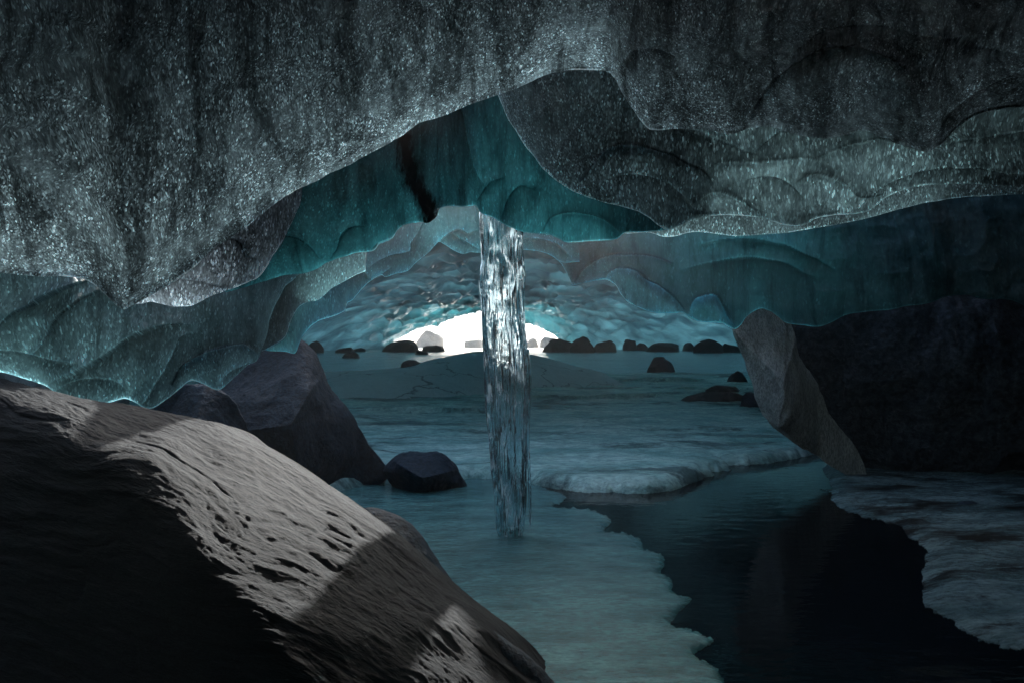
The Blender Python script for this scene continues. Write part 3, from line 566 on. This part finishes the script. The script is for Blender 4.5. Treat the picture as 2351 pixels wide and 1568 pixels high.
# shelf front + floor to 22 m
sh = smooth_curve(shelf_px, 800); sh = ragged(ragged(sh, 6.0, 0.02, 81), 3.0, 0.1, 85)
shg = to_ground(sh, 0.05)
poly = np.vstack([shg, [(16, 12)], [(16, 24)], [(-12, 24)], [(-9, 10)]])
holes = [(at(1340, 925, gdepth(925))[:2], 1.7, 0.55, 0.08), (at(930, 960, gdepth(960))[:2], 0.7, 0.45, 0.05), (at(1500, 883, gdepth(883))[:2], 1.6, 1.0, -0.1), (at(1050, 965, gdepth(965))[:2], 0.9, 0.3, 0.0), (at(1640, 905, gdepth(905))[:2], 0.9, 0.5, 0.0)]
def zs(x, y, d):
    P = np.stack([x, y, 0*x], -1)
    z = 0.02+0.13*np.clip(d/0.10, 0, 1)**0.55+0.05*fbm(P, (0.5, 0.9, 1), 4, 83)
    tr = fbm(P, (0.22, 0.8, 1), 3, 87); z += 0.035*np.floor(tr*4)/4+0.05*fbm(P, (1.2, 5.0, 1), 6, 85, 0.66)*np.clip(d/0.3, 0.1, 1)
    for c, a, b, s in holes:
        dx = (x-c[0])/a; dy = (y-c[1]-s*dx)/b; r = np.hypot(dx, dy)+0.22*fbm(P, 2.2, 4, 89)
        z = np.where(r < 1, np.minimum(z, -0.03), z+0.04*np.clip(1.35-r, 0, 0.35)/0.35)
    return z
tri_fill(poly, 0.07, zs, 'ice_floor', M['shelf'], 0.15, 3, 'thick rough ice shelf stepping down to the black pool', zb=-0.06)
# tunnel floor 23..82 m, frozen and glittering
def tunnel_floor():
    n, m = 300, 420
    u = np.linspace(-1, 1, n); yy = 23.6+np.linspace(0, 1, m)**1.25*62
    X = u[None, :]*32+0*yy[:, None]; Y = yy[:, None]+0*X
    P = np.stack([X, Y, 0*X], -1)
    Z = 0.10+0.07*fbm(P, (0.12, 0.45, 1), 5, 91, 0.6)+0.02*fbm(P, (0.8, 3.0, 1), 3, 93)
    P[..., 2] = Z
    o = mesh_obj('frozen_river', P, grid_faces(m, n), M['river']); tag(o, 'frozen river of glittering ice running back to the cave mouth', 'ice', kind='structure')
M['river'] = floor_mat('glittering_river_ice', (0.14, 0.30, 0.32), (0.34, 0.50, 0.53), 0.16, 0.05, 0.35, 0.25, 0.7)
tunnel_floor()

# ------------------------------------------------------------------ rocks
def inflated(name, label, outline, D, T, mat, planes, back=None, seed=1, namp=0.03, nfreq=2.0, cat='boulder', nth=360, nr=110, lean=0.0, centre=None, anis=(1, 1, 1), group=None):
    """a solid boulder whose silhouette from the front is the outline; its front is cut by the planes (a, b, c: depth toward us = a*x + b*z + c)"""
    C = smooth_curve(list(outline)+[outline[0]], nth+1)[:-1]
    W = at(C[:, 0], C[:, 1], D); B = W[:, [0, 2]]
    c = B.mean(0) if centre is None else at(centre[0], centre[1], D)[[0, 2]]
    rr = np.linspace(0, 1, nr)
    rr = np.sin(rr*math.pi/2)
    rows = []
    for sgn in (1, -1):
        for r in (rr if sgn == 1 else rr[::-1][1:]):
            Q = c+(B-c)*r; prof = (1-r**2.6)**0.55
            if sgn == 1:
                f = np.full(len(Q), T)
                for a, b, cc in planes: f = np.minimum(f, cc+a*(Q[:, 0]-c[0])+b*(Q[:, 1]-c[1]))
                f = np.maximum(f, 0.02)*prof
            else: f = -(back or T*0.8)*prof
            y = D-f+lean*(Q[:, 1]-c[1])
            k = y/D                                  # keep the outline's real place: spread with distance only slightly
            rows.append(np.column_stack([Q[:, 0]*(1+(k-1)*0.85), y, CAM_H+(Q[:, 1]-CAM_H)*(1+(k-1)*0.85)]))
    V = np.stack(rows, 0); nrr = len(V)
    n = fbm(V, np.array(anis)*nfreq, 6, seed, 0.55); n2 = fbm(V, nfreq*0.8, 4, seed+5, 0.5, ridge=True)
    dirn = V-np.array([c[0], D, c[1]]); dirn /= np.linalg.norm(dirn, axis=-1, keepdims=True)+1e-6
    V = V+dirn*(namp*(n+0.7*n2))[..., None]
    V2 = V.reshape(-1, 3)
    f = grid_faces(nrr, nth)
    r = np.arange(nrr-1); wrap = np.stack([r*nth+nth-1, r*nth, (r+1)*nth, (r+1)*nth+nth-1], 1)
    o = mesh_obj(name, V2, [f, wrap], mat); tag(o, label, cat, group); return o

def near_rock():
    Rg = [(-260, 850, 3.5), (-60, 872, 3.42), (0, 885, 3.4), (110, 905, 3.3), (220, 930, 3.25), (350, 945, 3.22), (450, 962, 3.2), (530, 978, 3.18), (560, 1000, 3.12), (640, 1040, 3.05), (700, 1080, 3.0), (800, 1150, 2.95), (870, 1200, 2.9), (960, 1280, 2.85), (1060, 1370, 2.8), (1150, 1440, 2.75), (1210, 1510, 2.72), (1262, 1572, 2.68), (1340, 1670, 2.6)]
    Cr = [(-300, 900, 2.9), (-100, 905, 2.9), (0, 925, 2.85), (100, 965, 2.7), (200, 1045, 2.5), (270, 1085, 2.4), (330, 1125, 2.3), (400, 1185, 2.2), (450, 1245, 2.12), (500, 1315, 2.05), (560, 1390, 2.0), (620, 1460, 1.95), (690, 1530, 1.92), (760, 1610, 1.9), (820, 1700, 1.9)]
    Fr = [(-700, 1150, 2.7), (-500, 1250, 2.6), (-300, 1350, 2.5), (-150, 1450, 2.4), (0, 1550, 2.25), (150, 1650, 2.1), (300, 1750, 1.95), (450, 1850, 1.85), (600, 1950, 1.8)]
    n = 520
    A = [smooth_curve(c, n) for c in (Fr, Cr, Rg)]
    W = [at(c[:, 0], c[:, 1], c[:, 2]) for c in A]
    Wf, Wc, Wr = W
    foot = Wf+np.array([-0.1, -0.25, 0]); foot[:, 2] = -0.1
    mid = (Wc+Wr)/2; mid[:, 2] += 0.05
    bk1 = Wr+np.array([0.10, 0.12, -0.12]); bk2 = Wr+np.array([0.22, 0.25, 0]); bk2[:, 2] = -0.1
    keys = [foot, Wf, Wc, mid, Wr, bk1, bk2]; kt = np.array([0, 0.18, 0.45, 0.68, 0.88, 0.93, 1.0])
    m = 430; t = np.linspace(0, 1, m)
    K = np.stack(keys, 0)                                        # keys x n x 3
    # piecewise cubic (monotone-ish) through keys
    V = np.zeros((m, n, 3)); sl = np.gradient(K, kt, axis=0)
    i = np.clip(np.searchsorted(kt, t, side='right')-1, 0, len(kt)-2)
    h = (kt[i+1]-kt[i]); s = ((t-kt[i])/h)
    a = (2*s**3-3*s**2+1)[:, None, None]; b = ((s**3-2*s**2+s)*h)[:, None, None]; c_ = (-2*s**3+3*s**2)[:, None, None]; d_ = ((s**3-s**2)*h)[:, None, None]
    V = a*K[i]+b*0.55*sl[i]+c_*K[i+1]+d_*0.55*sl[i+1]
    du = np.gradient(V, axis=1); dv = np.gradient(V, axis=0); N = np.cross(du, dv); N /= np.linalg.norm(N, axis=-1, keepdims=True)+1e-9
    if N[m//2, n//2, 2] < 0: N = -N
    sL = np.cumsum(np.linalg.norm(du, axis=-1), 1); tL = np.cumsum(np.linalg.norm(dv, axis=-1), 0)
    UVW = np.stack([sL, tL, 0*sL], -1); warp = UVW+0.12*fbm(UVW, 1.6, 3, 103)[..., None]
    ridge_near = np.exp(-((t[:, None]-0.88)/0.05)**2)
    nz = 0.035*fbm(warp, (1.3, 2.8, 1), 3, 105)+0.011*fbm(warp, (2.6, 9.5, 1), 6, 107, 0.56, ridge=True)+0.006*fbm(warp, (11, 28, 1), 4, 109, 0.6)
    cr = np.abs(fbm(warp, (0.9, 2.2, 1), 4, 113)); nz += -0.007*np.clip(1-cr/0.03, 0, 1)
    # broad hollows on the ice side
    nz += -0.0*np.clip(fbm(warp, (1.1, 2.6, 1), 2, 111, ridge=True)-0.35, 0, 1)*2*np.clip((t[:, None]-0.5)/0.2, 0, 1)
    V = V+N*(nz*(1-0.6*ridge_near))[..., None]
    o = mesh_obj('rock', V, grid_faces(m, n), M['rock_near'], uv=np.stack([sL, tL], -1).reshape(-1, 2))
    tag(o, 'enormous rippled brown-grey rock sloping across the lower left corner, lit along its ridge', 'rock')
near_rock()
inflated('rock', 'low dark rock just behind the ridge of the huge lower left rock', [(780, 1200), (840, 1165), (900, 1178), (960, 1225), (1010, 1290), (1045, 1345), (1080, 1400), (1000, 1450), (880, 1380), (800, 1300)], 3.35, 0.25, M['rock_dark'], [(0, 0.6, 0.25)], seed=121, namp=0.02, nfreq=4, cat='rock', nth=200, nr=50)
inflated('rock', 'low dark stone at the very bottom beside the huge rock, bottom centre', [(1130, 1440), (1180, 1480), (1240, 1530), (1300, 1600), (1340, 1700), (1200, 1720), (1100, 1600)], 2.66, 0.1, M['rock_dark'], [(0, 0.6, 0.1)], seed=123, namp=0.01, nfreq=5, cat='rock', nth=160, nr=40)
inflated('boulder', 'tall wedge-shaped blue-black boulder under the ice curtain, left of centre',
  [(430, 900), (520, 840), (600, 790), (650, 770), (690, 785), (722, 812), (742, 850), (765, 890), (800, 945), (838, 1000), (862, 1040), (888, 1082), (862, 1108), (830, 1120), (800, 1150), (740, 1180), (600, 1180), (480, 1100), (400, 1000)],
  6.3, 0.9, M['rock_dark'], [(-1.1, 0.1, 0.75), (0.35, -0.7, 0.8), (0.2, 0.3, 0.75), (-0.2, -0.3, 0.85)], seed=131, namp=0.06, nfreq=2.2, centre=(680, 980))
inflated('boulder', 'squat dark boulder wedged under the ice curtain beside the wedge-shaped one',
  [(330, 940), (380, 905), (440, 880), (495, 888), (540, 922), (560, 962), (566, 1005), (540, 1060), (430, 1040), (340, 1000)], 5.3, 0.35, M['rock_dark'], [(-0.3, 1.4, 0.25), (0.9, -0.6, 0.28), (-0.8, -0.4, 0.3)], seed=133, namp=0.05, nfreq=2.4, nth=240, nr=60)
inflated('boulder', 'small rounded dark boulder sitting on the lake ice left of the icicle',
  [(886, 1080), (905, 1056), (930, 1042), (965, 1038), (1000, 1041), (1022, 1050), (1040, 1068), (1050, 1085), (1063, 1112), (1045, 1123), (1010, 1132), (960, 1136), (920, 1132), (900, 1115), (890, 1098)],
  6.25, 0.42, M['rock_dark'], [(-0.3, -1.3, 0.40), (0.6, 0.4, 0.42), (-0.7, 0.5, 0.42)], seed=135, namp=0.04, nfreq=4.0, nth=240, nr=60)
inflated('boulder', 'tall leaning pale rough-faced rock slab under the ice, right of the lake',
  [(1683, 755), (1700, 742), (1702, 700), (1715, 660), (1800, 660), (1812, 745), (1825, 780), (1832, 812), (1850, 850), (1872, 885), (1890, 915), (1898, 945), (1930, 985), (1962, 1022), (1978, 1055), (1986, 1098), (1950, 1090), (1905, 1065), (1862, 1035), (1800, 995), (1760, 955), (1738, 910), (1722, 860), (1705, 810), (1690, 780)],
  6.6, 0.55, M['rock_pale'], [(-1.3, -0.1, 0.5), (0.9, 0.2, 0.45), (-0.2, 0.5, 0.5), (0.1, -0.6, 0.55)], seed=141, namp=0.055, nfreq=3.0, centre=(1790, 900), anis=(1.6, 1, 0.6))
inflated('boulder', 'massive black boulder filling the right side below the turquoise bulge',
  [(1790, 745), (1840, 700), (2000, 660), (2200, 620), (2500, 600), (2800, 700), (2850, 1000), (2700, 1130), (2351, 1120), (2200, 1108), (2050, 1105), (1990, 1104), (1960, 1060), (1900, 960), (1840, 850), (1805, 790)],
  7.0, 0.7, M['rock_black'], [(0.25, 0.1, 0.6), (-0.15, -0.5, 0.75), (-0.4, 0.2, 0.9)], seed=143, namp=0.14, nfreq=1.8, nth=360, nr=90)
inflated('rock', 'small dark stone frozen into the granular ice at the right edge', [(2185, 1165), (2205, 1150), (2235, 1150), (2262, 1165), (2270, 1185), (2235, 1195), (2200, 1190)], 5.5, 0.12, M['rock_dark'], [(0, -0.8, 0.1)], seed=145, namp=0.01, nfreq=7, cat='rock', nth=100, nr=26)

def slab():
    bot = [(700, 905), (760, 922), (800, 926), (907, 925), (1021, 919), (1110, 910), (1254, 898), (1370, 893), (1444, 889), (1500, 884)]
    top = [(700, 868), (755, 852), (818, 848), (907, 844), (945, 839), (983, 826), (1034, 815), (1080, 807), (1107, 806), (1160, 807), (1218, 813), (1280, 828), (1319, 838), (1377, 853), (1444, 886), (1500, 884)]
    n, m = 260, 90
    b = smooth_curve(bot, n); t = smooth_curve(top, n); t = np.stack([b[:, 0], np.interp(b[:, 0], t[:, 0], t[:, 1])], 1)
    rows = []
    h = np.clip((b[:, 1]-t[:, 1])/100, 0, 1)
    for k in range(m):
        v = k/(m-1)
        D = gdepth(b[:, 1], 0.05)+v**1.3*4.5*h; rows.append(at(b[:, 0]+0*v, b[:, 1]-(b[:, 1]-t[:, 1])*np.sin(v*math.pi/2), D))
    top_row = rows[-1]
    for k in range(1, 12):
        v = k/11; P = top_row.copy(); P[:, 1] += 3*v; P[:, 2] = top_row[:, 2]*(1-v)-0.2*v; rows.append(P)
    first = rows[0].copy(); first[:, 2] = -0.2; rows.insert(0, first)
    V = np.stack(rows, 0); V[..., 2] += 0.05*fbm(V, 0.7, 4, 151)
    o = mesh_obj('bedrock_slab', V, grid_faces(len(V), n), M['slab'], ); tag(o, 'broad smooth grey bedrock hump with a crack, rising from the ice behind the icicle', 'bedrock slab')
slab()

def poly_rock(name, label, x0, x1, yt, yb, mat, seed, cat='rock', deep=0.8, group=None, z0=0.05, facets=11, off=0):
    """free-standing faceted stone; measured by its left, right, top and foot"""
    rng = np.random.RandomState(seed)
    D = gdepth(yb, z0)+off; W = (x1-x0)*S/F*D/2; H = (yb-yt)*S/F*D
    cx = ((x0+x1)/2*S-512)/F*D
    nphi, nth = 40, 64
    ph = np.linspace(0.02, math.pi-0.02, nphi); th = np.linspace(0, 2*math.pi, nth, endpoint=False)
    PH, TH = np.meshgrid(ph, th, indexing='ij'); d = np.stack([np.sin(PH)*np.cos(TH), np.sin(PH)*np.sin(TH), np.cos(PH)], -1)
    N = rng.normal(size=(facets, 3)); N[:, 2] = np.abs(N[:, 2])*0.8; N /= np.linalg.norm(N, axis=1, keepdims=True); off_ = rng.uniform(0.72, 1.0, len(N))
    r = np.full(PH.shape, 1.25)
    for nn_, o_ in zip(N, off_):
        dt = d@nn_; r = np.minimum(r, np.where(dt > 0.05, o_/np.maximum(dt, 0.05), 9))
    r *= 1+0.16*fbm(d*1.0, 1.7, 5, seed)
    V = d*r[..., None]; V[..., 0] /= np.abs(V[..., 0]).max(); V[..., 1] /= np.abs(V[..., 1]).max(); V[..., 2] /= V[..., 2].max()
    V[..., 2] = np.where(V[..., 2] > 0, np.abs(V[..., 2])**0.62, V[..., 2]); V[..., 0] = np.sign(V[..., 0])*np.abs(V[..., 0])**0.8
    V = V*np.array([W, max(W*deep, 0.1), H])+np.array([cx, D+W*deep, 0]); V[..., 2] = np.maximum(V[..., 2], -0.25*H)
    f = grid_faces(nphi, nth); q = np.arange(nphi-1); wrap = np.stack([q*nth+nth-1, q*nth, (q+1)*nth, (q+1)*nth+nth-1], 1)
    o = mesh_obj(name, V.reshape(-1, 3), [f, wrap], mat, smooth=True); tag(o, label, cat, group); return o
gs = 'stones along the far shore of the cave'
for a in [
 ('broad smooth dome-shaped dark rock left of the bright cave mouth', 868, 962, 778, 808, 'rock_far', 201, 5, 0.6),
 ('low dark rock right beside the dome-shaped rock at the mouth', 964, 1022, 790, 807, 'rock_far', 202, 9, 0.6),
 ('small pointed stone in front of the dome-shaped rock, on the glittering ice', 950, 984, 801, 814, 'rock_far', 203, 7, 0.6),
 ('flat peaked dark rock on the left shore near the cave wall', 765, 812, 795, 810, 'rock_far', 204, 7, 0.7),
 ('dark rock just right of the flat peaked one on the left shore', 800, 838, 796, 808, 'rock_far', 205, 9, 0.7),
 ('dark rock leaning on the cave wall at the far left of the shore', 694, 738, 780, 810, 'rock_far', 206, 9, 0.7),
 ('low long stone on the glittering ice at left, nearest of the left shore', 774, 822, 806, 822, 'rock_far', 207, 8, 0.7),
 ('wedge of dark rock in front of the bedrock hump, left side', 912, 972, 823, 846, 'rock_far', 208, 6, 0.6),
 ('large peaked dark rock right of the bright cave mouth', 1245, 1322, 775, 808, 'rock_far', 209, 6, 0.6),
 ('tall rounded dark rock in the middle of the group right of the mouth', 1308, 1370, 770, 809, 'rock_far', 210, 8, 0.6),
 ('dark rock at the right end of the group right of the mouth', 1360, 1428, 779, 808, 'rock_far', 211, 9, 0.6),
 ('dark rock with a pale rim standing apart right of the main group', 1428, 1466, 777, 804, 'rock_far', 212, 9, 0.7),
 ('low rock filling the gap before the long black rock', 1455, 1500, 785, 804, 'rock_far', 213, 9, 0.7),
 ('long low black rock on the right shore', 1489, 1575, 784, 808, 'rock_far', 214, 7, 0.6),
 ('small rock between the long black rock and the square one', 1568, 1602, 784, 806, 'rock_far', 215, 8, 0.7),
 ('square-shouldered black rock on the right shore', 1592, 1668, 776, 811, 'rock_far', 216, 8, 0.6),
 ('last dark rock of the right shore, beside the pale leaning slab', 1660, 1710, 786, 810, 'rock_far', 217, 8, 0.7),
 ('dark rock breaking through the ice in the middle distance at right', 1482, 1560, 815, 860, 'rock_dark', 218, 7, 0.8),
 ('rounded dark rock behind the pale leaning slab', 1672, 1730, 846, 884, 'rock_dark', 219, 9, 0.8),
 ('flat brownish slab of rock lying left of the pale leaning slab', 1612, 1730, 880, 912, 'rock_far', 220, 9, 0.6),
 ('low flat rock in the ice, in front of the brownish slab', 1560, 1740, 896, 935, 'rock_far', 221, 9, 0.5),
 ('grey rock at the foot of the pale leaning slab, on the ice shelf', 1700, 1790, 895, 948, 'rock_dark', 222, 9, 0.6)]:
    poly_rock('rock', a[0], a[1], a[2], a[3], a[4], M[a[5]], a[6], facets=a[7]+4, deep=a[8], group=gs)
for a in [
 ('snow-plastered white boulder outside the cave mouth', 942, 1016, 757, 797, 'rock_snowy', 231, 3),
 ('pale rock outside the mouth, just left of the icicle', 1057, 1108, 777, 798, 'rock_snowy', 232, 2),
 ('cream-coloured rock outside the mouth, just right of the icicle', 1206, 1240, 774, 798, 'rock_snowy', 233, 2),
 ('larger cream rock outside behind the peaked dark rock', 1240, 1300, 772, 799, 'rock_snowy', 234, 4),
 ('greenish rocks at the left corner of the cave mouth', 850, 895, 772, 800, 'rock_snowy', 235, 0)]:
    poly_rock('rock', a[0], a[1], a[2], a[3], a[4], M[a[5]], a[6], group='pale rocks outside the cave', off=a[7])

# ------------------------------------------------------------------ the icicle
def icicle():
    Lp = [(1095, 470), (1097, 483), (1099, 565), (1103, 609), (1099, 658), (1106, 735), (1107, 784), (1111, 866), (1114, 948), (1122, 1019), (1127, 1085), (1135, 1156), (1137, 1212), (1145, 1236)]
    Rp = [(1204, 470), (1201, 527), (1202, 593), (1207, 647), (1202, 702), (1204, 757), (1212, 811), (1219, 866), (1217, 904), (1216, 948), (1211, 1008), (1210, 1085), (1209, 1156), (1206, 1208), (1198, 1236)]
    D = 4.72; n, m = 640, 300
    ys = np.linspace(470, 1236, n); lx = np.interp(ys, [p[1] for p in Lp], [p[0] for p in Lp]); rx = np.interp(ys, [p[1] for p in Rp], [p[0] for p in Rp])
    ker = np.hanning(25); ker /= ker.sum(); lx, rx = (np.convolve(np.pad(a, 12, mode='edge'), ker, mode='valid') for a in (lx, rx))
    A = at(lx, ys, D); B = at(rx, ys, D); cx = (A[:, 0]+B[:, 0])/2; w = (B[:, 0]-A[:, 0])/2; z = A[:, 2]
    z = z-z[-1]+0.012
    th = np.linspace(0, 2*math.pi, m, endpoint=False)
    Z, TH = np.meshgrid(z, th, indexing='ij')
    lob = 0.15*np.abs(np.cos(TH*2.5+0.6*np.sin(Z*1.7)+0.5))+0.06*np.abs(np.sin(TH*4.5+0.8*np.sin(Z*2.3)+1))
    C3 = np.stack([np.cos(TH)*2.2, np.sin(TH)*2.2, Z*0.9], -1)
    st = 0.09*fbm(C3, (2.2, 2.2, 1.0), 4, 301)+0.05*fbm(C3, (5, 5, 1.3), 4, 303, 0.55, ridge=True)+0.035*fbm(C3, (3.0, 3.0, 3.5), 3, 305)
    r = 0.90+lob-0.08+st
    mxr = np.abs(r*np.cos(TH)).max(1, keepdims=True); r = r/np.maximum(mxr, 0.01)
    X = cx[:, None]+w[:, None]*r*np.cos(TH); Y = D+w[:, None]*0.82*r*np.sin(TH)
    V = np.stack([X, Y, Z], -1)
    f = grid_faces(n, m); q = np.arange(n-1); wrap = np.stack([q*m+m-1, q*m, (q+1)*m, (q+1)*m+m-1], 1)
    capt = cap_faces(list(range(m))); capb = cap_faces([(n-1)*m+k for k in range(m)])
    o = mesh_obj('icicle', V, [f, wrap, capt[:, ::-1], capb], M['icicle'])
    tag(o, 'thick clear fluted icicle column standing from the roof down to the lake ice', 'icicle')
    # thin runners of ice frozen down its right flank
    for pts, r0 in [([(1212, 800), (1217, 860), (1216, 905), (1214, 945), (1212, 1000), (1214, 1060), (1216, 1120), (1217, 1170), (1217, 1208)], 0.013), ([(1196, 640), (1200, 720), (1206, 800), (1209, 880), (1206, 960), (1203, 1040)], 0.016),
                    ([(1128, 900), (1134, 980), (1140, 1060), (1147, 1140), (1152, 1215)], 0.014)]:
        c = smooth_curve(pts, 160); P = at(c[:, 0], c[:, 1], D-0.12 if pts[0][0] < 1200 else D-0.03)
        th2 = np.linspace(0, 2*math.pi, 14, endpoint=False); s = np.linspace(0, 1, 160)
        rr = r0*(0.35+0.65*np.sin(np.pi*np.clip(s*0.93+0.07, 0, 1))**0.5)*(1+0.25*fbm(P, 9, 3, 311))
        X = P[:, None, 0]+rr[:, None]*np.cos(th2); Y = P[:, None, 1]+rr[:, None]*np.sin(th2); Zz = P[:, None, 2]+0*X
        Vv = np.stack([X, Y, Zz], -1); q = np.arange(159)
        wr = np.stack([q*14+13, q*14, (q+1)*14, (q+1)*14+13], 1)
        mesh_obj('runner', Vv, [grid_faces(160, 14), wr, cap_faces(list(range(14)))[:, ::-1], cap_faces([159*14+k for k in range(14)])], M['icicle'], parent=o)
icicle()

# ------------------------------------------------------------------ unseen ice slabs and walls, added to block sky and shape the sun gaps
def unseen_glacier(name, label, x0, x1, y0, y1, z0, z1, seed):
    n, m = 60, 60
    X, Y = np.meshgrid(np.linspace(x0, x1, n), np.linspace(y0, y1, m)); P = np.stack([X, Y, 0*X], -1)
    b = z0+0.25*fbm(P, 0.6, 3, seed); t = z1+0.8*fbm(P, 0.3, 3, seed+2)
    V = np.concatenate([np.stack([X, Y, b], -1).reshape(-1, 3), np.stack([X, Y, t], -1).reshape(-1, 3)]); k = n*m
    g = grid_faces(m, n); ring = list(range(n))+[r*n+n-1 for r in range(1, m)]+[(m-1)*n+c for c in range(n-2, -1, -1)]+[r*n for r in range(m-2, 0, -1)]
    ring = np.array(ring); nx_ = np.roll(ring, -1)
    o = mesh_obj(name, V, [g[:, ::-1], g+k, np.stack([ring, nx_, nx_+k, ring+k], 1)], M['unseen_glacier']); tag(o, label, 'unseen_glacier', kind='structure')
M['unseen_glacier'] = rock_mat('dirty_glacier_ice', (0.10, 0.14, 0.15), (0.25, 0.3, 0.31), 0.4, 0.05)
for a in [('unseen roof slab added to darken the right half of the cave', 3.7, 16, 4.2, 7.6, 3.6, 6, 401), ('unseen roof slab added to shade the near right corner', 4.4, 16, -4, 4.2, 3.9, 6, 412), ('unseen ice slab added to darken the right flank of the vault', 4.4, 18, 7.6, 17, 4.3, 5.3, 411), 
          ('ice wall behind the viewer', -9, 9, -6, -3, -0.5, 7, 406), ('ice wall closing the cave on the left', -14, -5.5, -6, 9, -0.5, 4.5, 407), ('ice wall closing the cave on the right', 7.5, 16, -6, 9, -0.5, 3.7, 408),
          ('unseen roof slab over the viewer, keeps the sky out', -9, 3, -4, 0.9, 3.9, 6, 409)]:
    unseen_glacier('unseen_glacier', *a)

# ------------------------------------------------------------------ the air: thin even haze
hm = bpy.data.materials.new('haze'); hm.use_nodes = True; q = hm.node_tree; q.nodes.clear()
v = q.nodes.new('ShaderNodeVolumePrincipled'); v.inputs['Density'].default_value = 0.0045; v.inputs['Color'].default_value = (0.92, 0.95, 0.97, 1); v.inputs['Anisotropy'].default_value = 0.8
q.links.new(v.outputs[0], q.nodes.new('ShaderNodeOutputMaterial').inputs[1])
V = [(x, y, z) for x in (-160, 160) for y in (-21, 255) for z in (-1.6, 34)]
ho = mesh_obj('haze', V, np.array([[0, 1, 3, 2], [4, 6, 7, 5], [0, 4, 5, 1], [2, 3, 7, 6], [0, 2, 6, 4], [1, 5, 7, 3]]), hm, smooth=False); ho['kind'] = 'stuff'
for o in sc.objects:
    for k in ('_base', '_i'):
        if k in o: del o[k]
